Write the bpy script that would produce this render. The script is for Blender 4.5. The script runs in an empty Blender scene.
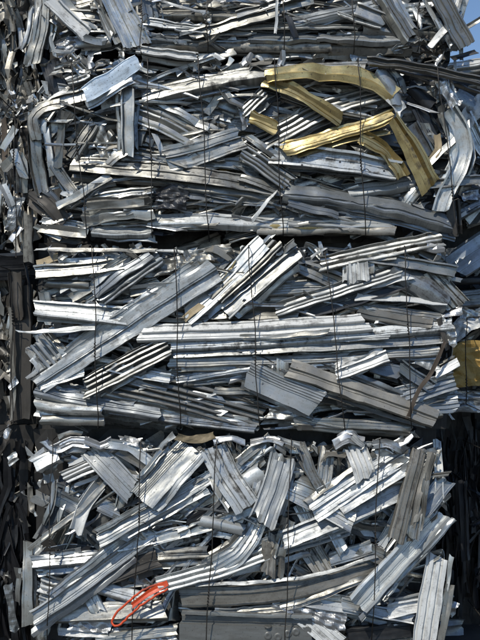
import bpy, math, random
from mathutils import Vector, Matrix, noise
R = math.radians
scene = bpy.context.scene
col = scene.collection

# ------------------------------------------------------------------ camera
S = 0.004                       # metres for one photo pixel on the front plane of the stack
D = 3.4                         # camera distance from that plane
GROUND_PX = 672.0
ZC = (GROUND_PX - 320.0) * S
cam_d = bpy.data.cameras.new('camera')
cam = bpy.data.objects.new('camera', cam_d)
col.objects.link(cam)
cam.location = (0, -D, ZC)
cam.rotation_euler = (R(90), 0, 0)
cam_d.sensor_fit = 'VERTICAL'
cam_d.sensor_height = 24
cam_d.lens = 24 * D / (640 * S)
cam_d.clip_start = 0.05
cam_d.clip_end = 2000
scene.camera = cam

# ------------------------------------------------------------------ sky, sun, exposure
SUN_EL, SUN_AZ = 50.0, -32.0    # azimuth: degrees to the left of straight behind the camera (negative = left)
w = bpy.data.worlds.new('World')
scene.world = w
w.use_nodes = True
nt = w.node_tree
sky = nt.nodes.new('ShaderNodeTexSky')
sky.sky_type = 'NISHITA'
sky.sun_disc = False
sky.air_density = 1.0
sky.dust_density = 0.2
sky.ozone_density = 4.0
sky.sun_elevation = R(SUN_EL)
sd = Vector((math.sin(R(SUN_AZ)) * math.cos(R(SUN_EL)), -math.cos(R(SUN_AZ)) * math.cos(R(SUN_EL)), math.sin(R(SUN_EL))))
sky.sun_rotation = math.atan2(sd.x, sd.y)
bg = nt.nodes['Background']
bg.inputs['Strength'].default_value = 0.125
nt.links.new(sky.outputs[0], bg.inputs['Color'])
sl = bpy.data.lights.new('sun', 'SUN')
sl.energy = 3.7
sl.angle = R(0.5)
sl.color = (1.0, 0.95, 0.84)
so = bpy.data.objects.new('sun', sl)
col.objects.link(so)
so.rotation_euler = sd.to_track_quat('Z', 'Y').to_euler()
so.location = sd * 30
vs = scene.view_settings
vs.view_transform = 'Standard'
vs.look = 'None'
vs.gamma = 1
vs.exposure = 0.0
scene.cycles.max_bounces = 6
scene.cycles.glossy_bounces = 4
scene.cycles.diffuse_bounces = 3

rng = random.Random(11)

# ------------------------------------------------------------------ materials
def mat_metal(name, colr, metallic=0.88, rough=0.42, dirt=0.6, dirt_col=(0.035, 0.031, 0.027), vary=0.45, bump=0.4, warm=0.0, streak=(70, 5)):
    m = bpy.data.materials.new(name)
    m.use_nodes = True
    n = m.node_tree
    L = n.links.new
    p = n.nodes['Principled BSDF']
    tc = n.nodes.new('ShaderNodeTexCoord')
    oi = n.nodes.new('ShaderNodeObjectInfo')
    # every piece gets its own part of the pattern
    off = n.nodes.new('ShaderNodeVectorMath'); off.operation = 'SCALE'
    off.inputs[0].default_value = (37.0, 91.0, 13.0)
    L(oi.outputs['Random'], off.inputs['Scale'])
    add = n.nodes.new('ShaderNodeVectorMath'); add.operation = 'ADD'
    L(tc.outputs['UV'], add.inputs[0]); L(off.outputs[0], add.inputs[1])
    mp = n.nodes.new('ShaderNodeMapping')
    mp.inputs['Scale'].default_value = (streak[0], streak[1], 1)
    L(add.outputs[0], mp.inputs['Vector'])
    st = n.nodes.new('ShaderNodeTexNoise'); st.inputs['Scale'].default_value = 1.0
    st.inputs['Detail'].default_value = 5; st.inputs['Roughness'].default_value = 0.65
    L(mp.outputs[0], st.inputs['Vector'])
    bl = n.nodes.new('ShaderNodeTexNoise'); bl.inputs['Scale'].default_value = 26
    bl.inputs['Detail'].default_value = 7; bl.inputs['Roughness'].default_value = 0.7
    L(add.outputs[0], bl.inputs['Vector'])
    mul = n.nodes.new('ShaderNodeMath'); mul.operation = 'ADD'
    L(st.outputs['Fac'], mul.inputs[0]); L(bl.outputs['Fac'], mul.inputs[1])
    rp = n.nodes.new('ShaderNodeMapRange')
    rp.inputs['From Min'].default_value = 1.0; rp.inputs['From Max'].default_value = 1.2
    rp.inputs['To Min'].default_value = 0.0; rp.inputs['To Max'].default_value = dirt
    L(mul.outputs[0], rp.inputs['Value'])
    sp = n.nodes.new('ShaderNodeTexNoise'); sp.inputs['Scale'].default_value = 150; sp.inputs['Detail'].default_value = 3
    L(add.outputs[0], sp.inputs['Vector'])
    sr = n.nodes.new('ShaderNodeMapRange'); sr.inputs['From Min'].default_value = 0.62; sr.inputs['From Max'].default_value = 0.72
    sr.inputs['To Max'].default_value = min(1, dirt * 1.1)
    L(sp.outputs['Fac'], sr.inputs['Value'])
    # some pieces are far dirtier than others
    d1 = n.nodes.new('ShaderNodeMath'); d1.operation = 'MULTIPLY'; d1.inputs[1].default_value = 17.3
    L(oi.outputs['Random'], d1.inputs[0])
    d2 = n.nodes.new('ShaderNodeMath'); d2.operation = 'FRACT'; L(d1.outputs[0], d2.inputs[0])
    d3 = n.nodes.new('ShaderNodeMapRange'); d3.inputs['To Min'].default_value = dirt * .3; d3.inputs['To Max'].default_value = min(1, dirt * 1.7)
    L(d2.outputs[0], d3.inputs['Value']); L(d3.outputs[0], rp.inputs['To Max'])
    mxs = n.nodes.new('ShaderNodeMath'); mxs.operation = 'MAXIMUM'
    L(rp.outputs[0], mxs.inputs[0]); L(sr.outputs[0], mxs.inputs[1])
    rp = mxs
    # value of each piece
    vr = n.nodes.new('ShaderNodeMapRange')
    vr.inputs['To Min'].default_value = 1.0 - vary; vr.inputs['To Max'].default_value = 1.0 + vary * 0.35
    L(oi.outputs['Random'], vr.inputs['Value'])
    hs = n.nodes.new('ShaderNodeHueSaturation')
    hs.inputs['Color'].default_value = (*colr, 1)
    L(vr.outputs[0], hs.inputs['Value'])
    # light brushed grain
    g = n.nodes.new('ShaderNodeMix'); g.data_type = 'RGBA'; g.blend_type = 'MULTIPLY'
    g.inputs['Factor'].default_value = 0.5
    L(hs.outputs[0], g.inputs['A'])
    gr = n.nodes.new('ShaderNodeMapRange'); gr.inputs['From Min'].default_value = 0.3; gr.inputs['From Max'].default_value = 0.7
    gr.inputs['To Min'].default_value = 0.55; gr.inputs['To Max'].default_value = 1.12
    L(st.outputs['Fac'], gr.inputs['Value'])
    L(gr.outputs[0], g.inputs['B'])
    mx = n.nodes.new('ShaderNodeMix'); mx.data_type = 'RGBA'
    L(rp.outputs[0], mx.inputs['Factor']); L(g.outputs['Result'], mx.inputs['A'])
    mx.inputs['B'].default_value = (*dirt_col, 1)
    L(mx.outputs['Result'], p.inputs['Base Color'])
    mt = n.nodes.new('ShaderNodeMapRange')
    mt.inputs['To Min'].default_value = metallic; mt.inputs['To Max'].default_value = metallic * 0.25
    L(rp.outputs[0], mt.inputs['Value']); L(mt.outputs[0], p.inputs['Metallic'])
    rr = n.nodes.new('ShaderNodeMapRange')
    rr.inputs['From Min'].default_value = 0.3; rr.inputs['From Max'].default_value = 0.75
    rr.inputs['To Min'].default_value = max(0.1, rough - 0.12); rr.inputs['To Max'].default_value = min(1, rough + 0.18)
    L(bl.outputs['Fac'], rr.inputs['Value']); L(rr.outputs[0], p.inputs['Roughness'])
    # dents, scratches
    mp2 = n.nodes.new('ShaderNodeMapping'); mp2.inputs['Scale'].default_value = (16, 5, 1)
    L(add.outputs[0], mp2.inputs['Vector'])
    lo = n.nodes.new('ShaderNodeTexNoise'); lo.inputs['Scale'].default_value = 1; lo.inputs['Detail'].default_value = 2.5
    L(mp2.outputs[0], lo.inputs['Vector'])
    b1 = n.nodes.new('ShaderNodeBump'); b1.inputs['Strength'].default_value = bump; b1.inputs['Distance'].default_value = 0.02
    L(lo.outputs['Fac'], b1.inputs['Height'])
    b2 = n.nodes.new('ShaderNodeBump'); b2.inputs['Strength'].default_value = bump * 0.6; b2.inputs['Distance'].default_value = 0.0012
    L(st.outputs['Fac'], b2.inputs['Height']); L(b1.outputs[0], b2.inputs['Normal'])
    L(b2.outputs[0], p.inputs['Normal'])
    return m

M = {
    'a': mat_metal('mill_aluminium', (0.59, 0.59, 0.56)),
    'b': mat_metal('pale_coated_aluminium', (0.57, 0.585, 0.58), metallic=0.5, rough=0.42, dirt=0.6, vary=0.4),
    'c': mat_metal('blue_grey_aluminium', (0.32, 0.34, 0.35), metallic=0.6, rough=0.32),
    'd': mat_metal('dark_anodised', (0.04, 0.042, 0.047), metallic=0.5, rough=0.4, dirt=0.3),
    'e': mat_metal('weathered_grey', (0.33, 0.31, 0.27), metallic=0.5, rough=0.45, dirt=0.65),
    'm': mat_metal('mid_grey_aluminium', (0.36, 0.352, 0.32), metallic=0.8, rough=0.4, dirt=0.7),
    'w': mat_metal('white_paint', (0.68, 0.68, 0.66), metallic=0.1, rough=0.4, dirt=0.5, vary=0.12),
    'g': mat_metal('gold_anodised', (0.57, 0.455, 0.22), metallic=0.75, rough=0.36, dirt=0.8, vary=0.3),
    'k': mat_metal('black_shade_scrap', (0.012, 0.012, 0.014), metallic=0.0, rough=0.42, dirt=0.2, vary=0.3),  # black stands in for shade on the bottom side bales and in punched holes
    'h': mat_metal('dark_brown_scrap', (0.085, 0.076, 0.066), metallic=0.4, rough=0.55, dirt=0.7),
    'r': mat_metal('rusty_strip', (0.10, 0.075, 0.055), metallic=0.2, rough=0.7, dirt=0.5),
    'y': mat_metal('mustard_sheet', (0.50, 0.32, 0.09), metallic=0.0, rough=0.6, dirt=0.45, vary=0.1),
    'f': mat_metal('bright_foil', (0.62, 0.63, 0.64), metallic=0.9, rough=0.42, dirt=0.7, bump=0.3),
    'u': mat_metal('pale_blue_coating', (0.60, 0.69, 0.78), metallic=0.3, rough=0.4, dirt=0.75, vary=0.1),
    'n': mat_metal('grey_plate', (0.15, 0.152, 0.145), metallic=0.4, rough=0.45, dirt=0.7, vary=0.1),
    't': mat_metal('tan_wrap', (0.42, 0.33, 0.2), metallic=0.0, rough=0.7, dirt=0.4),
    'o': mat_metal('orange_plastic', (0.66, 0.075, 0.018), metallic=0.0, rough=0.5, dirt=0.45, vary=0.05, bump=0.2),
    'x': mat_metal('baling_wire_steel', (0.06, 0.055, 0.05), metallic=0.7, rough=0.5, dirt=0.3),
    'q': mat_metal('packed_scrap_gap_shade', (0.05, 0.048, 0.046), metallic=0.3, rough=0.6, dirt=0.6),  # dark core colour stands in for the shade deep between the pieces
}

# ------------------------------------------------------------------ placing and naming
def at(px, py, d=0.0):
    """photo pixel + distance d (in pixel units, towards the viewer) in front of the face of the stack -> point"""
    y = -d * S
    f = (D + y) / D
    return Vector(((px - 240) * S * f, y, ZC + (320 - py) * S * f))

def tag(o, label=None, cat=None, group=None, kind=None):
    if label: o['label'] = label
    if cat: o['category'] = cat
    if group: o['group'] = group
    if kind: o['kind'] = kind
    return o

def empty(name, loc, *a, **k):
    o = bpy.data.objects.new(name, None)
    o.empty_display_size = 0.1
    o.location = loc
    col.objects.link(o)
    return tag(o, *a, **k)

def link(name, me, parent=None, loc=(0, 0, 0), base=None):
    o = bpy.data.objects.new(name, me)
    col.objects.link(o)
    if parent is not None:
        o.parent = parent
        o.location = Vector(loc) - (base if base is not None else parent.location)
    else:
        o.location = loc
    return o

# ------------------------------------------------------------------ cross sections (u across, v towards the viewer, both in widths)
def profile(kind, rr):
    n = int(''.join(c for c in kind if c.isdigit()) or 3)
    k = ''.join(c for c in kind if c.isalpha())
    if k == 'flat':
        return [(-.5, -.05), (-.47, .03), (-.2, .012), (.15, -.02), (.4, .01), (.5, -.05)], False
    if k == 'ch':                                   # open channel, flanges towards the viewer
        return [(-.42, .2), (-.5, .24), (-.47, 0), (-.1, -.01), (.47, 0), (.5, .24), (.42, .2)], False
    if k == 'hat':                                  # channel seen from its back
        g = rr.uniform(-.28, .28)
        return [(-.5, -.5), (-.47, -.06), (-.4, 0), (g - .05, .006), (g - .035, -.1), (g + .035, -.1), (g + .05, .006), (.4, 0), (.47, -.06), (.5, -.5)], False
    if k == 'lip':                                  # frame profile: rolled edges, ridge along the middle
        return [(-.46, -.06), (-.5, .07), (-.43, .07), (-.4, 0), (-.06, 0), (-.04, .07), (.06, .07), (.08, 0), (.4, 0), (.43, .08), (.5, .08), (.5, -.1)], False
    if k == 'tray':                                 # deep web between two broad flanges
        return [(-.5, .13), (-.46, .2), (-.34, .22), (-.3, -.04), (-.1, -.05), (-.08, .0), (.06, .0), (.08, -.05), (.3, -.04), (.35, .22), (.46, .2), (.5, .12)], False
    if k == 'step':                                 # two flats at different levels
        return [(-.5, -.2), (-.5, .02), (-.02, .0), (.0, .13), (.36, .13), (.38, .05), (.5, .05), (.5, -.1)], False
    if k == 'ang':                                  # ridge: upper face looks up, lower face down
        return [(-.5, -.36), (-.06, .03), (0, .06), (.06, .04), (.5, -.22)], False
    if k == 'vee':
        return [(-.5, .22), (0, 0), (.5, .16)], False
    if k == 'rib':
        p = []
        for i in range(n):
            a = -.5 + i / n
            q = 1 / n
            p += [(a, 0), (a + .55 * q, 0), (a + .65 * q, -.38 * q), (a + .9 * q, -.38 * q)]
        return p + [(.5, 0)], False
    if k == 'stk':
        p = []
        cuts = [0]
        for i in range(n): cuts.append(cuts[-1] + rr.uniform(.55, 1.45))
        for i in range(n):
            a = -.5 + cuts[i] / cuts[-1]
            q = (cuts[i + 1] - cuts[i]) / cuts[-1]
            h = rr.uniform(-.4, .3) / n
            p += [(a, h), (a + .12 * q, h + .1 * q), (a + .5 * q, h + .04 * q), (a + .58 * q, -1.2 * q), (a + .92 * q, -1.2 * q)]
        return p + [(.5, 0)], False
    if k == 'half':                                 # fine ribs on one half, the other half smooth
        p = [(-.5, -.1), (-.5, 0), (-.02, 0)]
        for i in range(n):
            a = i * .48 / n
            q = .48 / n
            p += [(a, .0), (a + .1 * q, .35 * q), (a + .55 * q, .35 * q), (a + .65 * q, -.2 * q)]
        return p + [(.5, 0), (.5, -.08)], False
    if k == 'box':
        return [(-.5, -.7), (-.5, -.03), (-.47, 0), (.22, .006), (.24, -.05), (.3, -.05), (.32, 0), (.47, 0), (.5, -.03), (.5, -.7)], True
    if k == 'tube':
        return [(.5 * math.cos(t), .5 * math.sin(t)) for t in [2 * math.pi * i / 12 for i in range(12)]], True
    if k == 'dome':
        return [(.5 * math.cos(t), .34 * math.sin(t) - .1) for t in [math.pi * (1 - i / 8) for i in range(9)]], False
    if k == 'gut':
        return [(-.5, .16), (-.46, .2), (-.4, .1)] + [(.5 * math.cos(t) * .8, -.3 * math.sin(t) + .1) for t in [math.pi * (1 - i / 7) for i in range(1, 7)]] + [(.4, .1), (.46, .2), (.5, .16)], False
    if k == 'zig':                                  # crushed sheet: irregular folds along the length
        us = sorted(rr.uniform(-.5, .5) for _ in range(n + 1))
        p, sgn = [(-.5, rr.uniform(-.1, .1))], rr.choice((-1, 1))
        for u in us:
            if u - p[-1][0] < .05: continue
            p.append((u, sgn * rr.uniform(.01, .13))); sgn = -sgn if rr.random() < .75 else sgn
        return p + [(.5, rr.uniform(-.15, .1))], False
    if k == 'fold':                                 # sheet doubled over on itself
        return [(-.5, .0), (-.1, .03), (.46, .07), (.5, .12), (.45, .16), (.05, .12), (rr.uniform(-.35, -.1), .15 + rr.uniform(0, .06))], False
    if k == 'crum':
        return [(-.5 + i / 17, 0) for i in range(18)], False
    raise ValueError(kind)

def catmull(pts, n):
    if len(pts) == 2:
        return [pts[0].lerp(pts[1], i / n) for i in range(n + 1)]
    P = [pts[0] * 2 - pts[1]] + pts + [pts[-1] * 2 - pts[-2]]
    segl = [(pts[i + 1] - pts[i]).length for i in range(len(pts) - 1)]
    tot = sum(segl)
    out = []
    for i in range(len(pts) - 1):
        k = max(2, round(n * segl[i] / tot))
        a, b, c, d = P[i:i + 4]
        for j in range(k):
            t = j / k
            q = 0.5 * ((2 * b) + (c - a) * t + (2 * a - 5 * b + 4 * c - d) * t * t + (3 * b - a - 3 * c + d) * t ** 3)
            out.append(q.lerp(b.lerp(c, t), 0.35))
    out.append(pts[-1].copy())
    return out

def piece_mesh(name, kind, mat, pts, width, roll=0, crumple=1.0, twist=None, seed=0, thick=0.0022, taper=(1, 1), ragged=1.0, seglen=0.026):
    """one length of scrap along the points PTS; returns mesh (about its own middle) and that middle"""
    rr = random.Random(seed)
    prof, closed = profile(kind, rr)
    crum = kind.startswith('crum')
    tot = sum((pts[i + 1] - pts[i]).length for i in range(len(pts) - 1))
    n = max(4, min(44 if crum else 26, int(tot / (0.0065 if crum else seglen)) + 1))
    line = catmull(pts, n)
    n = len(line) - 1
    N0 = Vector((0, -1, 0))
    whole = (pts[-1] - pts[0])
    if whole.length < 1e-6: whole = Vector((1, 0, 0))
    s0 = whole.cross(N0)
    sign = 1 if (s0.z > 0.12 * s0.length or (abs(s0.z) <= 0.12 * s0.length and s0.x < 0)) else -1
    tw = twist if twist is not None else rr.uniform(-9, 9)
    off = Vector((rr.uniform(-50, 50), rr.uniform(-50, 50), rr.uniform(-50, 50)))
    m = len(prof)
    # outward normals of the section, for the sheet's thickness
    if not closed and not crum and not kind.startswith(('rib', 'half', 'tube', 'dome')):
        # fine extruded lips and slots along the flats
        q_ = [prof[0]]
        for a_, b_ in zip(prof[:-1], prof[1:]):
            du_ = b_[0] - a_[0]
            if du_ * width > .012 and du_ > .14 and abs(b_[1] - a_[1]) < .12:
                k_ = max(1, min(3, int(du_ * width / .016)))
                for c_ in range(k_):
                    if rr.random() < .3: continue
                    t_ = (c_ + rr.uniform(.25, .75)) / k_
                    hw = min(.12 / k_, .0022 / width / du_)
                    h_ = rr.choice((-.0035, -.003, .002, .0028)) / width
                    for tt, hh in ((t_ - hw * 1.3, 0), (t_ - hw, h_), (t_ + hw, h_), (t_ + hw * 1.3, 0)):
                        if tt <= (q_[-1][0] - a_[0]) / du_ + .004: continue
                        if tt >= .99: continue
                        q_.append((a_[0] + du_ * tt, a_[1] + (b_[1] - a_[1]) * tt + hh))
            q_.append(b_)
        prof = q_
        m = len(prof)
    pn = []
    for i in range(m):
        if closed:
            a, b = prof[(i - 1) % m], prof[(i + 1) % m]
        else:
            a, b = prof[max(0, i - 1)], prof[min(m - 1, i + 1)]
        dx, dy = b[0] - a[0], b[1] - a[1]
        l = math.hypot(dx, dy) or 1
        pn.append((-dy / l, dx / l))
    if closed and kind.startswith('tube'):
        pn = [(p[0] * 2, p[1] * 2) for p in prof]
    verts, uvs = [], []
    sl0, sl1, eo = rr.uniform(-.35, .35), rr.uniform(-.35, .35), rr.uniform(0, 90)
    end0 = [(sl0 * p[0] * width + noise.noise(Vector((p[0] * width * 45, eo, 0))) * .014 * ragged) for p in prof]
    end1 = [(sl1 * p[0] * width + noise.noise(Vector((p[0] * width * 45, eo, 9))) * .014 * ragged) for p in prof]
    # sharp creases that cross the piece
    cre = []
    for _ in range(rr.choice((1, 2, 2, 3)) + int(tot / .3)):
        cre.append((rr.uniform(.05, .95) * tot, rr.uniform(-.9, .9), rr.uniform(-.16, .16) * crumple, rr.uniform(.02, .06)))
    dirs = [(math.cos(a_), math.sin(a_), rr.uniform(.022, .06), rr.uniform(0, 1)) for a_ in [1.57 + rr.uniform(-.4, .4) for _ in range(4)] + [rr.uniform(0, 3.14) for _ in range(3)]]
    def tri(x):
        x = x % 1.0
        return abs(x - .5) * 2
    bend_at, bend = rr.uniform(.25, .75), rr.uniform(-.05, .05) * crumple
    acc = 0.0
    for i, c in enumerate(line):
        t = (line[min(n, i + 1)] - line[max(0, i - 1)]).normalized()
        if i: acc += (line[i] - line[i - 1]).length
        nn = (N0 - t * N0.dot(t))
        nn = nn.normalized() if nn.length > 1e-4 else Vector((0, 0, 1))
        s = t.cross(nn) * sign
        f = i / n
        ang = R(roll + tw * (f - .5))
        s2 = s * math.cos(ang) - nn * math.sin(ang)
        n2 = nn * math.cos(ang) + s * math.sin(ang)
        wf = taper[0] + (taper[1] - taper[0]) * f
        w_ = width * wf * (1 + .12 * crumple * noise.noise(off + Vector((f * tot * 5, 21, 0))))
        hv = width * (1 + .5 * min(1.3, crumple) * noise.noise(off + Vector((f * tot * 6, 55, 0))))
        wob = noise.noise(off + Vector((f * tot * 7, 0, 0))) * 0.0035 * crumple
        wob2 = noise.noise(off + Vector((f * tot * 6, 9, 0))) * 0.003 * crumple
        kn = abs(f - bend_at) * bend * tot
        for j in range(m):
            u, v = prof[j]
            q = off + Vector((f * tot * 16, u * width * 22, 3))
            amp = (0.018 if crum else 0.0045 * (0.5 + 1.6 * abs(u))) * crumple
            dn = noise.noise(q) * amp + (noise.noise(q * 2.7) * amp * (0.8 if crum else 0.45))
            if crum:
                px_, py_ = f * tot + noise.noise(q * .7) * .012, u * width + noise.noise(q * .7 + Vector((5, 5, 5))) * .012
                dn = sum(tri((px_ * a_ + py_ * b_) / pe + ph) * pe * .2 for a_, b_, pe, ph in dirs) * .55 * crumple * min(1, width / .06) - .02 + noise.noise(q * .5) * .012
            else:
                for c0, sl_, an, rd in cre:
                    g_ = abs(f * tot + u * width * sl_ - c0)
                    if g_ < rd: dn += (rd - g_) * an
            du = noise.noise(q + Vector((0, 0, 40))) * amp * 0.7
            ef = max(0, 1 - min(f, 1 - f) * tot / .03)
            dn += ef * noise.noise(q * 2 + Vector((60, 0, 0))) * .012 * crumple * ragged
            e = end0[j] if i == 0 else (end1[j] if i == n else 0)
            uu = u * w_ + du
            vv = v * hv + dn + wob + kn
            outer = c + s2 * (uu + wob2) + n2 * vv + t * e
            tn = pn[j]
            inner = outer - (s2 * tn[0] + n2 * tn[1]) * thick
            verts.append(outer); verts.append(inner)
            uvs.append((u * width, acc)); uvs.append((u * width + 3.1, acc))
    mid = line[n // 2].copy()
    faces = []
    st = 2 * m
    jj = m if closed else m - 1
    flip = sign < 0
    def F(*q):
        faces.append(q[::-1] if flip else q)
    for i in range(n):
        for j in range(jj):
            k = (j + 1) % m
            a, b, c2, d2 = i * st + 2 * j, i * st + 2 * k, (i + 1) * st + 2 * k, (i + 1) * st + 2 * j
            F(a, d2, c2, b)
            F(a + 1, b + 1, c2 + 1, d2 + 1)
        if not closed:
            a, d2 = i * st, (i + 1) * st
            F(a, a + 1, d2 + 1, d2)
            a, d2 = i * st + 2 * (m - 1), (i + 1) * st + 2 * (m - 1)
            F(a + 1, a, d2, d2 + 1)
    for i, rev in ((0, False), (n, True)):
        for j in range(jj):
            k = (j + 1) % m
            q = (i * st + 2 * j, i * st + 2 * k, i * st + 2 * k + 1, i * st + 2 * j + 1)
            F(*(q[::-1] if rev else q))
    me = bpy.data.meshes.new(name)
    me.from_pydata([v - mid for v in verts], [], faces)
    uvl = me.uv_layers.new(name='UVMap')
    for lp in me.loops:
        uvl.data[lp.index].uv = uvs[lp.vertex_index]
    me.polygons.foreach_set('use_smooth', [not crum] * len(me.polygons))
    if not crum: me.set_sharp_from_angle(angle=R(26))
    me.materials.append(M[mat])
    return me, mid

NAMES = {'flat': 'sheet_strip', 'ch': 'aluminium_channel', 'hat': 'capped_channel', 'lip': 'frame_profile', 'step': 'stepped_profile',
         'ang': 'angle_profile', 'vee': 'folded_strip', 'rib': 'ribbed_panel', 'stk': 'slat_bundle', 'half': 'ribbed_panel',
         'box': 'box_section', 'tube': 'pipe', 'dome': 'curved_cover', 'gut': 'gutter', 'tray': 'aluminium_channel', 'zig': 'crushed_sheet', 'fold': 'folded_sheet', 'crum': 'crumpled_sheet'}
hero_track = {}

def tracks(bale, pts, width):
    hero_track.setdefault(bale.name, []).append((pts, width))

seed_n = [100]
def build_list(bale, text, dbase=0.0, step=4.0, pitch=0.0, companions=True):
    """each line: section material width layer roll : x,y x,y ... | extras"""
    made = []
    for ln in text.strip().splitlines():
        ln = ln.strip()
        if not ln or ln.startswith('#'): continue
        ex = ln.split('|')[1:]
        h, p = ln.split('|')[0].split(':')
        h = h.split()
        kind, mat, wd, lay, roll = h[0], h[1], float(h[2]), float(h[3]), float(h[4])
        opt = {k: float(v) for k, v in (q.split('=') for q in h[5:])}
        pp = [tuple(map(float, q.split(','))) for q in p.split()]
        d0 = dbase + lay * step
        d1 = dbase + opt.get('d', lay) * step
        tl = [0.0]
        for i in range(1, len(pp)):
            tl.append(tl[-1] + math.hypot(pp[i][0] - pp[i - 1][0], pp[i][1] - pp[i - 1][1]))
        ds = [d0 + (d1 - d0) * t / (tl[-1] or 1) for t in tl]
        if pitch and abs(pp[0][1] - pp[-1][1]) > 22:
            my = sum(q[1] for q in pp) / len(pp)
            ds = [d + max(-9, min(9, pitch * (q[1] - my))) for d, q in zip(ds, pp)]
        pts = [at(x, y, d) for (x, y), d in zip(pp, ds)]
        f = (D - d0 * S) / D
        seed_n[0] += 1
        kk = ''.join(c for c in kind if c.isalpha())
        nm = NAMES[kk]
        lab = None
        for e in ex:
            e = e.strip()
            if e.startswith('n='): nm = e[2:]
            if e.startswith('l='): lab = e[2:]
        me, mid = piece_mesh(nm, kind, mat, pts, wd * S * f * (.93 if wd > 14 and mat not in 'gy' else 1), roll, opt.get('c', 1.0), opt.get('tw'), int(opt.get('s', seed_n[0])),
                             taper=(opt.get('t0', 1), opt.get('t1', 1)), ragged=opt.get('r', 1.0))
        o = link(nm, me, bale, mid)
        if lab: o['label'] = lab
        prot = {'ch': .24, 'vee': .2, 'gut': .2, 'tube': .5, 'dome': .25}.get(kk, .1) * wd + abs(math.sin(R(roll))) * wd * .5
        tracks(bale, [(x, y, d + prot) for (x, y), d in zip(pp, ds)], wd)
        made.append(o)
        if not companions or wd < 9 or kk in ('crum', 'gut') or mat in 'gtry' or lay < 2.5: continue
        # thinner lengths pressed against this one, as they come out of the baler
        cr = random.Random(seed_n[0] * 3 + 1)
        for _ in range(cr.choice((1, 2, 2, 3))):
            L = tl[-1]
            ax, ay = pp[0]; bx, by = pp[-1]
            ux, uy = (bx - ax) / L, (by - ay) / L
            sh = cr.choice((-1, 1)) * (wd * .5 + cr.uniform(-1, 5))
            da = cr.uniform(-.05, .05)
            t0, t1 = cr.uniform(-.06, .3), cr.uniform(.7, 1.06)
            cp = []
            for t in (t0, (t0 + t1) / 2, t1):
                tt = max(0, min(1, t)) * L
                k = max(i for i in range(len(tl)) if tl[i] <= tt + 1e-6)
                k = min(k, len(pp) - 2)
                g = (tt - tl[k]) / ((tl[k + 1] - tl[k]) or 1)
                x, y = pp[k][0] + (pp[k + 1][0] - pp[k][0]) * g, pp[k][1] + (pp[k + 1][1] - pp[k][1]) * g
                e = (t - max(0, min(1, t))) * L
                x, y = x + ux * e, y + uy * e
                o2 = sh + (t - .5) * L * da
                cp.append(at(x - uy * o2, y + ux * o2, ds[min(len(ds) - 1, k)] - cr.uniform(2.5, 6)))
            ck = cr.choice(('ch', 'flat', 'vee', 'zig4', 'ang', 'zig3', 'fold', 'lip'))
            cm = cr.choice((mat, mat, 'a', 'm', 'c', 'b'))
            seed_n[0] += 1
            cn = NAMES[''.join(c for c in ck if c.isalpha())]
            me, mid = piece_mesh(cn, ck, cm, cp, cr.uniform(3.5, 8.5) * S, cr.uniform(-10, 35), 1.5, None, seed_n[0] * 7, ragged=1.6)
            link(cn, me, bale, mid)
    return made

# ------------------------------------------------------------------ loose filling: shared meshes, one object each
POOLS = {}
def pool(key, spec, n=26):
    if key in POOLS: return POOLS[key]
    rr = random.Random(hash(key) % 1000 if isinstance(key, int) else sum(map(ord, key)))
    out = []
    for i in range(n):
        kind = rr.choice(spec['kinds'])
        mat = rr.choice(spec['mats'])
        L = rr.uniform(*spec['len']); wd = rr.uniform(*spec['wid'])
        k = ''.join(c for c in kind if c.isalpha())
        if k in ('rib', 'stk'): wd *= 1.4
        if k == 'tube': wd *= .6
        bow = rr.uniform(-.09, .09) * L
        pts = [Vector((-L / 2, 0, 0)), Vector((rr.uniform(-.1, .1) * L, rr.uniform(-.05, .05) * L, bow)), Vector((L / 2, 0, 0))]
        me, mid = piece_mesh(NAMES[k], kind, mat, pts, wd, 0, spec.get('crumple', 1.5), rr.uniform(-25, 25), seed=rr.randrange(9999), seglen=0.05, ragged=2)
        out.append((me, NAMES[k], L, wd))
    POOLS[key] = out
    return out

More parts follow.
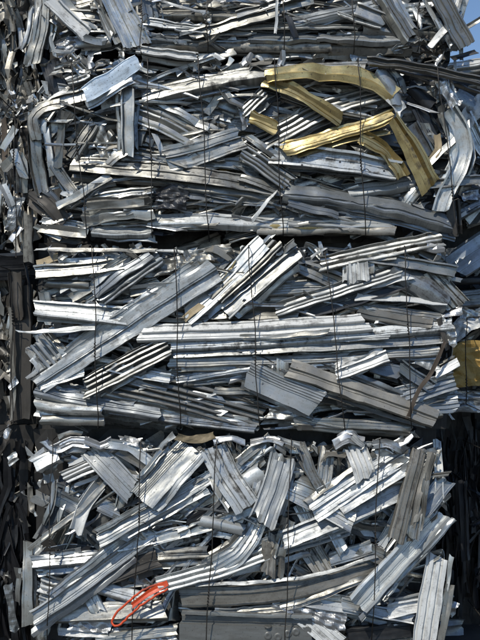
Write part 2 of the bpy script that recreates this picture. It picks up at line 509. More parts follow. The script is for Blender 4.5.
SPEC = {
    'long': dict(kinds=['ch', 'flat', 'lip', 'ang', 'rib3', 'stk3', 'zig5', 'zig7', 'fold', 'box', 'vee', 'step', 'hat', 'zig4'], mats=list('aaabccmmmed'), len=(.22, .6), wid=(.03, .075)),
    'short': dict(kinds=['flat', 'vee', 'ang', 'zig4', 'zig5', 'fold', 'crum', 'ch'], mats=list('aabbcmmedf'), len=(.07, .2), wid=(.018, .05), crumple=2.0),
    'shard': dict(kinds=['flat', 'vee', 'crum', 'vee'], mats=list('aafbbm'), len=(.03, .09), wid=(.012, .035), crumple=1.4),
    'sliver': dict(kinds=['vee', 'flat', 'zig3', 'ang'], mats=list('aabbmmwf'), len=(.12, .45), wid=(.007, .018), crumple=1.5),
    'bits': dict(kinds=['flat', 'vee', 'zig3', 'zig4', 'crum'], mats=list('aabmmcefw'), len=(.025, .09), wid=(.009, .028), crumple=1.8),
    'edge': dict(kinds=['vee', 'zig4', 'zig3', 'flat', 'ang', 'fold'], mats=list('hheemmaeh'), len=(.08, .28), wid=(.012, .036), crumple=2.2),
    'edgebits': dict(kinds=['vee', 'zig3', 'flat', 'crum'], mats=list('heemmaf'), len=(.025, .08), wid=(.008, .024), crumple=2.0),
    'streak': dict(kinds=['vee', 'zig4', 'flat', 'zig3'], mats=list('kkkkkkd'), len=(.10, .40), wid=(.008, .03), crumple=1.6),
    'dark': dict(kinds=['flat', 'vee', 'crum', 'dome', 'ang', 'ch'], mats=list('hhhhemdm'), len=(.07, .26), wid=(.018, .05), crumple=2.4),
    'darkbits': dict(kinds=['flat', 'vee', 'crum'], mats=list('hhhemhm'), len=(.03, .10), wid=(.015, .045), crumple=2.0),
    'film': dict(kinds=['vee', 'crum', 'dome', 'flat'], mats=list('kkkkkkh'), len=(.10, .35), wid=(.02, .07), crumple=2.5),  # black pieces standing in for shade; not placed
}

def fill(bale, key, count, rect, drange, angle, spread, seed, part_tilt=22, vert_side=None):
    """scatter COUNT pieces of pool KEY inside the photo-pixel rectangle RECT at depths DRANGE (pixel units)"""
    rr = random.Random(seed)
    P = pool(key, SPEC[key])
    x0, y0, x1, y1 = rect
    for _ in range(count):
        me, nm, L, wd = rr.choice(P)
        a = angle + rr.uniform(-spread, spread)
        sc = rr.uniform(.75, 1.25)
        Lp = L / S * sc
        hx, hy = abs(math.cos(R(a))) * Lp / 2, abs(math.sin(R(a))) * Lp / 2
        if hx * 2 > x1 - x0 or hy * 2 > y1 - y0:
            sc *= min((x1 - x0) / (2 * hx + 1e-6), (y1 - y0) / (2 * hy + 1e-6)) * .95
            hx, hy = hx * sc, hy * sc
            hx = min(hx, (x1 - x0) / 2); hy = min(hy, (y1 - y0) / 2)
        x, y = rr.uniform(x0 + hx, x1 - hx), rr.uniform(y0 + hy, y1 - hy)
        d = rr.uniform(*drange)
        o = link(nm, me, bale, at(x, y, d))
        mt = Matrix.Rotation(R(rr.uniform(-8, 8)), 4, 'Z') @ Matrix.Rotation(R(-a), 4, 'Y') @ Matrix.Rotation(R(rr.uniform(-part_tilt, part_tilt) - 8), 4, 'X')
        o.rotation_euler = mt.to_euler()
        o.scale = (sc, sc, sc)

def fill_side(bale, key, count, xw, yr, zr, seed, sgn):
    """pieces packed against the flank of a bale (a plane x = XW)"""
    rr = random.Random(seed)
    P = pool(key, SPEC[key])
    for _ in range(count):
        me, nm, L, wd = rr.choice(P)
        a = rr.choice((0, 0, 90)) + rr.uniform(-35, 35)
        sc = rr.uniform(.6, 1.0)
        hy, hz = abs(math.cos(R(a))) * L * sc / 2, abs(math.sin(R(a))) * L * sc / 2
        if hz * 2 > zr[1] - zr[0] or hy * 2 > yr[1] - yr[0]: continue
        o = link(nm, me, bale, (xw + rr.uniform(-.03, .02) * sgn, rr.uniform(yr[0] + hy, yr[1] - hy), rr.uniform(zr[0] + hz, zr[1] - hz)))
        mt = Matrix.Rotation(R(90 * sgn), 4, 'Z') @ Matrix.Rotation(R(-a), 4, 'Y') @ Matrix.Rotation(R(rr.uniform(-25, 25)), 4, 'X')
        o.rotation_euler = mt.to_euler()
        o.scale = (sc, sc, sc)

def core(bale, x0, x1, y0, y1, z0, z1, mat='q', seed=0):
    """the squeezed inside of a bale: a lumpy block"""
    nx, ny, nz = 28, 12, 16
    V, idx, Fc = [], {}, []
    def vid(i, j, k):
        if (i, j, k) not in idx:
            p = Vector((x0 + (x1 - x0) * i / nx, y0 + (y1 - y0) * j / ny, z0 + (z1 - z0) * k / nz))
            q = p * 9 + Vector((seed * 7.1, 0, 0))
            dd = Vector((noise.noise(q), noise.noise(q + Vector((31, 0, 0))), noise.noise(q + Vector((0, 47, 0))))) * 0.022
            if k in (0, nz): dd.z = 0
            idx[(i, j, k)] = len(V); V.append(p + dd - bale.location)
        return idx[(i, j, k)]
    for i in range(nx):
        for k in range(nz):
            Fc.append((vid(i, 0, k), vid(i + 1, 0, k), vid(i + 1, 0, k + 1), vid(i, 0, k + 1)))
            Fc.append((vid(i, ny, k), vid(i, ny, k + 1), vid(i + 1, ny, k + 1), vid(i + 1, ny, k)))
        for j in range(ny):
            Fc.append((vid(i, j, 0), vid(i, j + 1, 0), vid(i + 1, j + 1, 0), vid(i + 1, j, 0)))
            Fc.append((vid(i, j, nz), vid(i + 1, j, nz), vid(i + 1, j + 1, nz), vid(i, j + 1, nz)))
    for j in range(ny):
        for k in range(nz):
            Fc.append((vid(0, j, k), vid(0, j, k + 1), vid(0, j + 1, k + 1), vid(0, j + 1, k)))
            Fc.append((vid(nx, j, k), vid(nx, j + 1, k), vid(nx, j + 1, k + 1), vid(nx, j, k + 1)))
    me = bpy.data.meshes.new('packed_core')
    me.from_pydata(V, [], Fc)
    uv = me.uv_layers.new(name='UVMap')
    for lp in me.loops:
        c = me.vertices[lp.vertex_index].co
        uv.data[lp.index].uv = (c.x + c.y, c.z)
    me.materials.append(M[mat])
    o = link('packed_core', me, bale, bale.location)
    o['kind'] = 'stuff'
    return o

def tube_mesh(name, pts, rad, mat, sides=6, closed=False, flat=1.0):
    V, Fc, uv = [], [], []
    n = len(pts)
    mid = sum(pts, Vector()) / n
    acc = 0
    up = Vector((0, -1, 0))
    for i, c in enumerate(pts):
        if closed: t = pts[(i + 1) % n] - pts[i - 1]
        else: t = pts[min(n - 1, i + 1)] - pts[max(0, i - 1)]
        t = t.normalized()
        nn = up - t * up.dot(t)
        nn = nn.normalized() if nn.length > 1e-3 else Vector((0, 0, 1))
        s = t.cross(nn)
        if i: acc += (pts[i] - pts[i - 1]).length
        for k in range(sides):
            a = 2 * math.pi * k / sides
            V.append(c + s * (math.cos(a) * rad) + nn * (math.sin(a) * rad * flat) - mid)
            uv.append((k / sides * rad * 6, acc))
    for i in range(n if closed else n - 1):
        for k in range(sides):
            a, b = i * sides + k, i * sides + (k + 1) % sides
            c, d = ((i + 1) % n) * sides + (k + 1) % sides, ((i + 1) % n) * sides + k
            Fc.append((a, b, c, d))
    if not closed:
        Fc.append(tuple(range(sides))[::-1]); Fc.append(tuple((n - 1) * sides + k for k in range(sides)))
    me = bpy.data.meshes.new(name)
    me.from_pydata(V, [], Fc)
    u = me.uv_layers.new(name='UVMap')
    for lp in me.loops: u.data[lp.index].uv = uv[lp.vertex_index]
    me.polygons.foreach_set('use_smooth', [True] * len(me.polygons))
    me.materials.append(M[mat])
    return me, mid

def wire(bale, p0, p1, dmin=6.0, wrap=True, rad=0.0021, back=-40):
    """taut baling wire down the face: rides over whatever stands out furthest"""
    (xa, ya), (xb, yb) = p0, p1
    N = 44
    smp = []
    for i in range(N + 1):
        f = i / N
        x, y = xa + (xb - xa) * f, ya + (yb - ya) * f
        d = dmin
        for pts, wd in hero_track.get(bale.name, []):
            for k in range(len(pts) - 1):
                ax, ay, ad = pts[k]; bx, by, bd = pts[k + 1]
                vx, vy = bx - ax, by - ay
                l2 = vx * vx + vy * vy or 1
                t = max(0, min(1, ((x - ax) * vx + (y - ay) * vy) / l2))
                if math.hypot(ax + vx * t - x, ay + vy * t - y) < wd * .5 + 2:
                    d = max(d, ad + (bd - ad) * t + 1.0)
        smp.append((f, d, x, y))
    hull = []
    for q in smp:
        while len(hull) > 1 and (hull[-1][1] - hull[-2][1]) * (q[0] - hull[-2][0]) <= (q[1] - hull[-2][1]) * (hull[-1][0] - hull[-2][0]):
            hull.pop()
        hull.append(q)
    pts = []
    rr = random.Random(int(xa * 7 + ya))
    for a, b in zip(hull[:-1], hull[1:]):
        k = max(1, int((b[0] - a[0]) * 14))
        for j in range(k):
            t = j / k
            f = a[0] + (b[0] - a[0]) * t
            x = xa + (xb - xa) * f + math.sin(f * 9 + xa) * .9 + rr.uniform(-.5, .5)
            pts.append(at(x, ya + (yb - ya) * f, a[1] + (b[1] - a[1]) * t))
    pts.append(at(xb, yb, hull[-1][1]))
    if wrap:
        t0 = at(xa, ya - 2, 0); t0.y = -back * S
        b0 = at(xb, yb + 2, 0); b0.y = -back * S
        pts = [t0] + pts + [b0]
    me, mid = tube_mesh('baling_wire', pts, rad, 'x', 6)
    o = link('baling_wire', me, bale, mid)
    if wrap and rr.random() < .6:                    # the twisted knot
        k0 = int(len(pts) * rr.uniform(.3, .8)); c = pts[k0]
        ax = (pts[k0 + 1] - pts[k0 - 1]).normalized()
        kp = []
        for q in range(26):
            a = q * 1.25
            kp.append(c + ax * (q - 13) * .0024 + (Vector((1, 0, 0)) * math.cos(a) + Vector((0, -1, 0)) * math.sin(a)) * .0036)
        kp.append(kp[-1] + Vector((.014, -.008, .006))); kp.append(kp[-1] + Vector((.01, -.002, -.008)))
        km, kmid = tube_mesh('wire_knot', kp, rad * .8, 'x', 5)
        ko = bpy.data.objects.new('wire_knot', km); col.objects.link(ko)
        ko.parent = o; ko.location = kmid - mid
    return o

# ------------------------------------------------------------------ the place
def ground():
    me = bpy.data.meshes.new('ground')
    s = 600
    V, Fc = [], []
    xs = [-600, -60, -8, -3, 0, 3, 8, 60, 600]
    for y in xs:
        for x in xs: V.append((x, y, 0))
    n = len(xs)
    for j in range(n - 1):
        for i in range(n - 1): Fc.append((j * n + i, j * n + i + 1, (j + 1) * n + i + 1, (j + 1) * n + i))
    me.from_pydata(V, [], Fc)
    m = bpy.data.materials.new('yard_ground'); m.use_nodes = True
    t = m.node_tree; p = t.nodes['Principled BSDF']; p.inputs['Roughness'].default_value = .9
    tc = t.nodes.new('ShaderNodeTexCoord'); nz = t.nodes.new('ShaderNodeTexNoise')
    nz.inputs['Scale'].default_value = 3; nz.inputs['Detail'].default_value = 9
    t.links.new(tc.outputs['Object'], nz.inputs['Vector'])
    cr = t.nodes.new('ShaderNodeValToRGB')
    cr.color_ramp.elements[0].position = .35; cr.color_ramp.elements[0].color = (.03, .028, .026, 1)
    cr.color_ramp.elements[1].position = .7; cr.color_ramp.elements[1].color = (.085, .08, .072, 1)
    t.links.new(nz.outputs['Fac'], cr.inputs[0]); t.links.new(cr.outputs[0], p.inputs['Base Color'])
    bp = t.nodes.new('ShaderNodeBump'); bp.inputs['Strength'].default_value = .5; bp.inputs['Distance'].default_value = .03
    t.links.new(nz.outputs['Fac'], bp.inputs['Height']); t.links.new(bp.outputs[0], p.inputs['Normal'])
    me.materials.append(m)
    o = bpy.data.objects.new('ground', me); col.objects.link(o)
    o['kind'] = 'structure'
ground()

def floor_px(d):
    return 320 + (GROUND_PX - 320) * D / (D - d * S)

GM = 'scrap bales in the main stack'
GL = 'dark scrap bales in the left stack'
GR = 'scrap bales in the stack behind on the right'

def bale(rect, dfront, label, group, mat='q', seed=0, depth=1.1, name='scrap_bale'):
    """empty at the base of the bale + its packed core; RECT in photo pixels at the face, DFRONT its distance in pixel units"""
    x0, y0, x1, y1 = rect
    if y1 > 640: y1 = floor_px(dfront)
    a, b = at(x0, y1, dfront), at(x1, y0, dfront)
    yb = a.y
    o = empty(name, ((a.x + b.x) / 2, yb + depth / 2, a.z), label, 'scrap bale', group)
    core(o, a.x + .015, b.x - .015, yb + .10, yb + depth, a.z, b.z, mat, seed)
    return o

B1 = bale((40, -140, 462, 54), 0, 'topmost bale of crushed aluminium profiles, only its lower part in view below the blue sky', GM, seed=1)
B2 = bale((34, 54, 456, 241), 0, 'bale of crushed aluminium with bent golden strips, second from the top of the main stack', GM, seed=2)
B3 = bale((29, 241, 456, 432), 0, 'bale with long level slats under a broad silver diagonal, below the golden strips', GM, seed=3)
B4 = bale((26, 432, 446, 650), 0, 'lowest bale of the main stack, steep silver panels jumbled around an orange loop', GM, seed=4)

# ---------------------------------------------------------------- top bale
build_list(B1, '''
hat m 16 1 10 : 60,-8 118,-6
lip a 30 5 20 : 108,-14 137,46 | l=broad silver profile leaning across the left of the bale
ch w 14 5 25 : 50,1 86,36
flat m 18 3 5 : 42,-8 40,30 31,64
ch m 9 3 15 : 70,15 112,20
dome a 11 3 15 : 76,42 110,41
crum f 16 3 0 : 56,48 84,40
hat m 15 2 30 : 138,9 285,13
ch b 8 3 20 : 138,21 204,30
flat m 10 1 10 : 140,0 210,4
ang a 9 2 20 : 205,4 290,-4
ch m 11 5 15 : 189,35 232,24 280,11
ch b 5 4 40 : 175,31 254,34
hat c 12 3 35 : 138,38 212,38 292,36
dome e 11 3 -10 : 143,46 250,47 330,46
ch m 8 3 10 : 240,24 312,0
ch a 7 4 20 : 236,17 300,-4
hat c 15 4 30 : 292,21 335,12 386,1
ch a 6 4 40 : 238,28 300,28 360,27
hat c 9 4 40 : 248,37 320,37
hat b 10 4 40 : 318,37 370,38 416,40
dome e 11 3 -5 : 240,46 330,47
ang e 12 3 0 : 330,48 412,49
flat w 3 6 0 c=2 : 278,-6 276,14 277,34
vee d 6 6 0 : 288,17 296,37
ch a 13 5 15 : 354,9 387,22
ch w 5 5 40 : 338,14 380,30
dome a 18 3 10 : 362,27 398,33
hat m 15 6 25 : 383,-8 412,38
lip m 22 6 20 : 432,-16 466,46
flat a 9 4 10 : 462,-14 452,20
crum a 14 4 10 : 398,6 424,10
ch m 8 3 0 : 405,17 436,22
ang m 9 3 10 : 404,28 436,33
flat w 7 6 20 : 430,46 447,27
flat m 7 5 0 : 446,26 452,44
crum h 14 2 -10 : 392,52 446,52
crum h 14 2 -10 : 420,44 455,40
vee m 5 5 0 : 462,30 484,17
vee d 5 5 0 : 452,58 476,51
flat m 4 4 0 : 461,42 462,60
ang m 10 2 20 : 300,52 380,56
hat m 14 2 20 : 70,2 112,-2
flat c 12 3 20 : 145,0 150,30
ch a 8 3 20 : 86,30 140,28
''')
# ---------------------------------------------------------------- bale with the golden strips
build_list(B2, '''
box a 18 5 26 : 141,92 205,79 270,70 366,64 | l=long straight box section lying across the bale
ch m 14 4 15 : 44,120 56,104 84,97 116,88
flat m 12 5 15 : 37,140 33,118 42,108 60,103
zig3 u 19 7.4 6 c=1.3 : 84,95 110,79 139,61 | n=blue_sheet | l=pale blue sheet with a bright face
flat d 22 2 0 : 48,58 62,96
stk3 a 14 4 15 : 70,58 90,76
stk3 b 13 4 25 : 66,80 88,72
box w 11 3 15 : 60,100 83,98
ch a 12 6 15 : 128,88 128,156
flat m 10 5 20 : 128,150 108,164
stk4 a 24 4 20 : 130,108 170,124 212,148
ch a 8 3 20 : 176,74 198,58
flat m 8 3 10 : 200,57 236,52
flat b 7 4 20 : 200,60 215,55 222,60
ch a 9 3 10 : 138,52 196,58
ch w 9 5 30 : 137,50 197,58
flat m 8 3 0 : 206,114 222,90
vee a 8 4 20 : 222,88 231,102 243,107
stk3 a 13 4 15 : 243,113 264,92
crum f 9 4 20 : 243,104 248,126
flat c 12 2 10 : 175,100 205,96
flat m 11 2 10 : 60,115 100,100
zig5 g 17 6 20 c=1.6 tw=-18 : 265,76 300,71 345,73 372,80 394,96 | n=golden_strip | l=golden strip bent over at its left end
zig4 g 16 6.3 15 c=1.6 : 266,76 296,90 322,107 341,119 | n=golden_strip
zig3 g 14 5 30 c=1.6 : 250,117 262,121 277,129 | n=golden_strip
zig6 g 19 6 20 c=1.6 t1=.7 : 281,149 330,136 368,124 393,114 | n=golden_strip
flat g 7.5 5.4 20 : 296,154 345,141 388,131 | n=golden_strip
zig4 g 17 6 22 c=1.6 : 359,138 383,149 395,162 403,177 | n=golden_strip
zig7 g 19 6.6 12 c=1.2 t0=.7 t1=1.35 : 393,118 408,142 420,165 431,187 | n=golden_strip | l=golden strip fanned out at its lower end
flat g 9 3 0 : 366,157 388,161 | n=golden_strip
flat g 12 2 10 : 218,168 248,158 | n=golden_strip
stk4 a 22 4 22 : 246,150 290,127 330,106 382,92
stk4 a 20 5.4 18 : 242,150 264,165 289,184
step a 27 4.6 4 : 166,159 204,150 241,138
ch b 22 5.4 10 : 272,153 330,160 398,172 | l=blue grey channel punched with small holes
hat b 14 4 30 : 348,190 384,185 416,178
lip m 20 5 25 : 70,163 160,171 225,179 292,189
flat m 10 5.6 20 : 240,176 284,191
hat m 11 4.6 20 : 180,184 230,190 279,196
hat c 20 5 30 c=1.6 : 284,190 340,197 398,207 451,222 | l=long dented blue grey tube running to the right edge
flat c 9 5.5 20 : 288,203 338,215
hat b 16 4.6 36 : 148,217 220,218 292,219 | l=bright smooth tube along the bottom of the bale
hat b 13 4.4 36 : 288,220 396,221
hat b 12 4.2 35 : 92,231 152,230
dome e 8 4 10 : 258,231 330,230 396,231
ang g 5 4.5 20 : 270,226 395,229 | n=golden_strip
zig7 a 26 5.2 10 c=2 : 82,214 120,208 153,206
zig5 m 12 6 10 c=2 : 86,206 120,203 150,200
crum d 26 5.6 10 : 154,197 188,197 | n=dark_plastic_lump
flat w 4 6.4 20 tw=60 : 252,221 276,189
vee a 9 5.4 20 : 58,207 84,192 111,176
ch m 10 4 20 : 54,165 76,197
flat h 16 4 0 c=1.5 : 32,192 48,204 64,222
hat m 18 4 20 : 70,158 82,140 94,122
crum m 14 4 0 : 98,128 108,160
flat m 8 3 20 : 100,160 132,150
flat c 9 4 15 : 144,126 138,146
flat b 6 4 15 : 155,134 163,156
ch m 12 3 15 : 128,152 168,160
flat m 11 4 10 tw=30 : 33,112 36,150 44,192
flat h 9 3 0 : 50,118 56,182
vee m 8 4 10 : 63,122 58,168
flat a 7 4 10 : 46,128 53,176
vee m 9 4 0 : 40,228 88,234
flat a 7 4 20 : 47,222 72,214
flat m 6 4 0 : 36,226 60,238
ch m 11 6.6 32 t0=.8 : 368,63 400,66 425,71 484,85 | l=long grey channel reaching past the right edge of the bale
dome c 14 5.6 20 : 378,68 390,84 398,104
crum w 14 5.8 20 : 391,96 403,112
crum f 18 6 20 c=1.3 : 443,80 450,94 458,106
ch a 16 5 10 c=.8 : 448,108 460,128 464,150 458,172 446,194 440,212
flat a 6 5 20 : 427,166 454,139
vee t 7 4 10 : 428,164 438,150 437,134
ch c 14 4 20 : 411,124 428,156
dome d 16 3 10 : 408,86 432,106
flat d 16 3 10 : 418,108 440,150
flat m 9 3 20 : 400,196 430,190
ch m 9 5 10 : 425,185 482,180
hat a 12 4 10 : 400,210 418,188
flat h 10 4 0 : 450,200 454,236
''')
# ---------------------------------------------------------------- bale with the level slats
build_list(B3, '''
flat m 5 5 30 : 48,250 100,250 156,252
flat t 8 4 20 : 36,264 58,257
ch m 13 4.6 22 : 36,273 80,270 124,264
stk4 c 28 5 26 : 96,297 128,275 157,254
flat c 14 6 30 : 94,294 122,272 150,254
ch b 19 5.4 32 c=.8 : 34,309 80,313 128,318 | l=pale bluish channel at the left edge
flat b 8 6.4 38 t0=.3 t1=1.2 : 17,332 55,331 96,327
stk4 b 24 5 12 : 37,338 60,366
flat w 7 4 10 : 60,290 78,279
flat m 12 4 10 : 70,298 104,278
flat m 11 4 10 : 44,292 47,306
step b 27 6.4 10 c=1.4 t0=.75 : 38,386 88,354 160,306 215,271 | n=wide_profile | l=broad silver profile rising from lower left to upper middle
stk5 a 24 7 20 : 84,388 126,366 168,346
flat a 9 6.6 20 : 40,386 84,372
ch m 12 4 15 : 130,292 160,284
crum m 15 5 15 : 124,276 178,262 232,249
lip b 21 5.4 24 c=.8 : 187,318 226,282 264,243
stk3 m 18 5.8 20 : 216,300 246,272 278,242
ch a 13 6.2 25 : 226,314 264,282 300,252
crum g 7 5.8 20 c=1.4 : 214,288 224,274 233,261
flat t 7 6 20 : 182,320 202,304
hat w 10 6.2 32 c=.6 : 143,329 240,325 362,318 | n=level_slat
hat w 9 6.4 30 c=.6 : 138,338 250,334 370,327 | n=level_slat
hat b 12 6 28 c=.6 : 170,344 300,338 452,324 | n=level_slat
ch a 10 5.8 25 c=.6 : 169,353 300,348 442,338 | n=level_slat
hat m 10 5.4 20 c=.6 : 169,363 300,359 440,351 | n=level_slat
hat m 8 5 15 c=.6 : 170,371 300,368 392,361 | n=level_slat
ch d 8 5 0 : 180,368 300,364 430,357 | n=level_slat
stk3 b 17 6 26 c=.7 : 276,309 340,289 402,269
ch d 13 5.4 10 : 300,313 360,298 412,279
hat m 14 4 15 : 252,290 330,286
flat m 10 4.4 20 : 284,262 352,292
flat b 4 4.8 25 : 298,258 346,276
rib5 w 22 6.6 10 : 357,262 358,282 | l=short upright piece of white corrugated sheet
stk3 a 19 5 25 : 320,264 380,251 442,239
ch m 11 5 15 : 368,257 410,264 456,272
dome c 26 4.4 15 : 392,268 420,284 446,304
rib4 m 26 4.6 10 : 428,272 458,306
flat w 8 5.6 35 : 356,297 400,298 446,304
crum f 9 5.8 30 : 436,314 462,308
hat m 11 5 20 : 346,303 442,318
hat e 13 5.6 12 : 358,311 394,318 432,324
flat w 5 6 30 : 372,287 412,277
hat c 13 6.2 34 c=.8 : 36,389 90,401 160,414 | l=shiny bluish tube at the lower left corner
tube a 12 5.8 0 : 36,405 60,408 104,410
dome m 11 5.4 10 : 42,420 104,421
stk5 m 36 5.6 18 c=.7 : 106,374 180,392 264,416
ch a 9 6 20 : 112,368 170,380
hat c 9 5.4 20 : 112,410 180,420 256,429
hat c 10 5 20 : 176,379 214,373 254,367
hat m 8 5 20 : 214,390 276,393
half5 b 30 6.8 14 : 248,373 282,389 318,404 | l=ribbed block of panel with a cut end, tilted down to the right
hat a 12 6 5 : 283,361 283,380
step e 20 6.8 26 c=1.0 : 289,367 360,392 437,418 | l=long warm grey channel descending to the lower right
ch w 11 6.4 32 : 336,376 388,357
hat m 11 5 15 : 294,421 412,427
crum a 12 5.6 10 : 268,414 304,410
flat c 17 5 20 : 368,364 400,372
crum b 16 5 10 : 398,352 440,364
ch c 12 5 10 : 400,366 432,388
hat c 9 5 20 : 396,356 436,356
flat r 4 8 10 c=1.6 : 407,419 420,388 434,366 446,342
rib3 c 15 5.8 22 : 392,402 456,383
rib4 c 19 5.4 18 : 404,408 458,403
flat w 9 5.8 30 : 436,374 458,362
tube m 13 4.6 0 : 410,418 440,412
crum a 16 6 0 c=1.1 : 446,318 450,346
flat h 6 6.4 0 c=2 : 440,318 448,350
ch m 9 4 10 : 420,250 440,262
dome m 9 4 10 : 46,283 88,284
hat m 10 4 10 : 120,332 142,330
flat c 10 4.4 10 : 166,404 230,420
hat m 12 5 10 : 340,392 405,408
''')
# ---------------------------------------------------------------- lowest bale
build_list(B4, '''
lip b 25 6 18 : 91,449 132,491 | l=pale panel tilted beside the left end
stk3 w 15 5.4 20 : 64,478 99,463
box b 15 5.8 24 : 34,466 57,453
zig6 f 10 6 15 c=1.7 : 54,449 72,442 90,443
zig5 f 8 6.4 0 c=1.7 : 84,440 100,446 112,441
zig6 b 10 5.6 10 c=1.7 : 106,443 130,447 152,464
crum f 9 6 30 : 118,439 140,441
vee m 8 4.8 10 : 118,452 150,470
gut w 14 5.8 0 : 76,532 84,508 101,484
flat m 5 6.4 10 : 42,538 80,510 106,482
flat d 10 4.6 0 : 44,534 60,500 64,474
vee d 8 4.8 0 : 52,530 56,492
flat c 17 4.6 15 : 52,494 78,508
flat c 14 4.8 20 : 98,504 120,514
ch m 9 5 10 : 118,508 126,482
half7 a 32 6.4 16 c=.6 : 141,500 166,472 190,446 | l=panel with fine ribs along one side
lip a 15 6.8 20 c=.8 : 98,541 150,512 212,476
rib3 b 29 7 12 c=.8 : 212,447 228,478 247,507 | l=three-ribbed pale panel standing steeply left of centre
lip b 29 7.2 10 c=.9 r=3 : 284,456 274,490 262,522 | l=wide pale panel with torn ends, leaning right of centre
crum t 7 6.6 0 c=1.2 : 176,438 194,440 214,436 | n=twisted_wrapping
zig4 f 6 6 20 c=1.7 : 212,440 232,437 246,442
zig5 f 7 6 20 c=1.7 : 250,443 268,439 284,444
zig4 b 5 6.4 20 c=1.7 : 276,438 300,446
flat m 9 5 10 : 238,462 270,436
flat c 12 4.6 10 : 236,470 262,446
dome b 22 5 10 : 244,482 262,472
ch m 10 6 10 : 299,442 310,468 322,490
rib3 m 16 5.6 5 : 328,448 322,492
lip a 22 6.6 22 t1=1.15 : 288,489 322,504 354,522 | l=creased beige profile bent at its middle
rib4 w 24 6.4 10 : 356,448 366,478 | l=short white corrugated sheet near the top right
zig6 f 10 6 20 c=1.7 : 334,446 348,438 364,441
zig5 w 7 6.4 10 c=1.7 : 352,436 366,446
zig6 f 9 6 20 c=1.7 : 372,444 386,442 406,451
step b 25 5.6 26 c=.8 : 312,512 360,480 409,449 | l=wide pale profile climbing to the upper right corner
ch a 12 6 24 : 340,510 376,488 412,464
ch b 19 6.4 28 c=.8 : 282,541 340,518 408,487
hat e 17 7.4 0 c=.5 : 397,541 408,496 420,449 | l=flat warm grey post standing upright near the right edge
ch m 12 7 10 : 412,538 424,468
flat c 22 6 15 : 420,512 446,480
ch a 7 4 10 : 437,440 440,502
tray b 25 7.6 4 c=.9 s=7 : 357,605 398,560 441,513 | l=wide channel with bright flanges slanting at the lower right
rib3 w 24 7.8 5 c=.8 : 424,646 431,598 438,556 | n=corrugated_strip | l=white corrugated strip standing at the lower right corner
ch w 13 5.6 25 : 388,612 452,599
crum f 16 6 0 : 436,602 456,612
tray b 17 7 20 : 33,619 64,598 100,572 152,534 | l=long pale profile climbing from the lower left corner
hat c 15 5.4 32 : 32,562 64,559 100,556 | l=bluish tube end at the left edge
box m 10 5.4 0 : 28,542 27,626
flat m 5 6 10 : 28,550 56,528
stk3 w 15 5 25 : 40,584 76,594
stk4 a 18 4.6 20 : 40,596 74,606
flat h 20 5.6 10 c=.8 : 106,576 158,558 | l=dark brown panel above the orange loop
hat b 13 5.6 32 : 98,586 152,601
hat a 18 5 10 : 84,582 98,612
box m 19 6.2 28 c=.6 : 42,613 100,611 164,609 | l=level grey box section near the bottom left
flat w 8 5 30 : 58,632 116,634
crum f 12 5.4 20 : 70,624 110,628
crum f 12 5 20 : 110,636 176,638
hat m 11 5 20 : 96,640 178,630
hat m 13 5 30 : 133,555 208,551
ch a 10 5 25 : 120,546 190,532
rib5 a 22 6 15 : 214,568 236,556 250,538 258,522 | n=pipe_bundle
stk3 b 18 6.2 34 c=.7 : 158,586 220,569 265,552 350,527 | l=bright ridged strip sloping across the middle
hat e 10 6.8 5 : 270,577 273,534
ch m 9 6.6 10 : 280,556 290,520
rib3 e 24 5 8 : 306,542 326,572
hat e 24 6.6 14 c=.7 t1=.8 : 180,597 236,596 300,589 378,564 | n=weathered_plank | l=broad weathered grey-brown plank across the lower middle
flat b 4 7 40 : 196,585 300,578 378,556
box n 34 7 8 c=.3 tw=0 : 181,631 312,635 | n=dark_box_section | l=dark box section with round dimples at the bottom edge
ang a 5 7.6 40 c=.4 tw=0 : 182,612 312,616
crum f 20 6.4 20 : 272,604 310,612 346,621
rib4 w 24 7 10 c=1.4 : 306,618 320,630 338,646
flat b 11 6 30 : 296,600 360,610
ch a 10 6 28 : 342,604 376,612 412,619
box d 16 5.6 8 : 348,637 410,629
flat m 14 5 20 : 360,548 398,566
flat c 14 5 20 : 330,560 372,546
ch a 12 5 20 : 152,540 210,524
dome b 12 5 15 : 200,520 244,530
hat m 12 4.6 15 : 150,486 200,508
flat c 18 4.4 10 : 180,512 210,486
flat d 16 4.4 0 : 186,524 232,500
flat c 11 5 15 : 220,520 256,508
crum a 14 5 10 : 130,528 168,546
flat a 12 5 20 : 330,528 344,552
rib3 a 14 5 10 : 300,505 316,536
''', pitch=.28)

# small details carried by single pieces: discs coloured as the shade in punched holes, pressed dimples
from mathutils.bvhtree import BVHTree
def disc_mesh(name, rad, h, mat, ring=False):
    prof = [(1, -.6), (1, .25), (.82, .8), (.6, 1.0), (.35, .75), (0, .5)] if ring else [(1, -.5), (1, 1), (0, 1)]
    V, Fc = [], []
    n = 16
    for r_, z in prof[:-1]:
        for k in range(n):
            V.append((r_ * rad * math.cos(2 * math.pi * k / n), r_ * rad * math.sin(2 * math.pi * k / n), z * h))
    V.append((0, 0, prof[-1][1] * h))
    for i in range(len(prof) - 2):
        for k in range(n):
            Fc.append((i * n + k, i * n + (k + 1) % n, (i + 1) * n + (k + 1) % n, (i + 1) * n + k))
    b = (len(prof) - 2) * n
    for k in range(n): Fc.append((b + k, b + (k + 1) % n, len(V) - 1))
    me = bpy.data.meshes.new(name); me.from_pydata(V, [], Fc)
    u = me.uv_layers.new(name='UVMap')
    for lp in me.loops: u.data[lp.index].uv = me.vertices[lp.vertex_index].co.xy
    me.polygons.foreach_set('use_smooth', [True] * len(me.polygons))
    me.set_sharp_from_angle(angle=R(50))
    me.materials.append(M[mat])
    return me
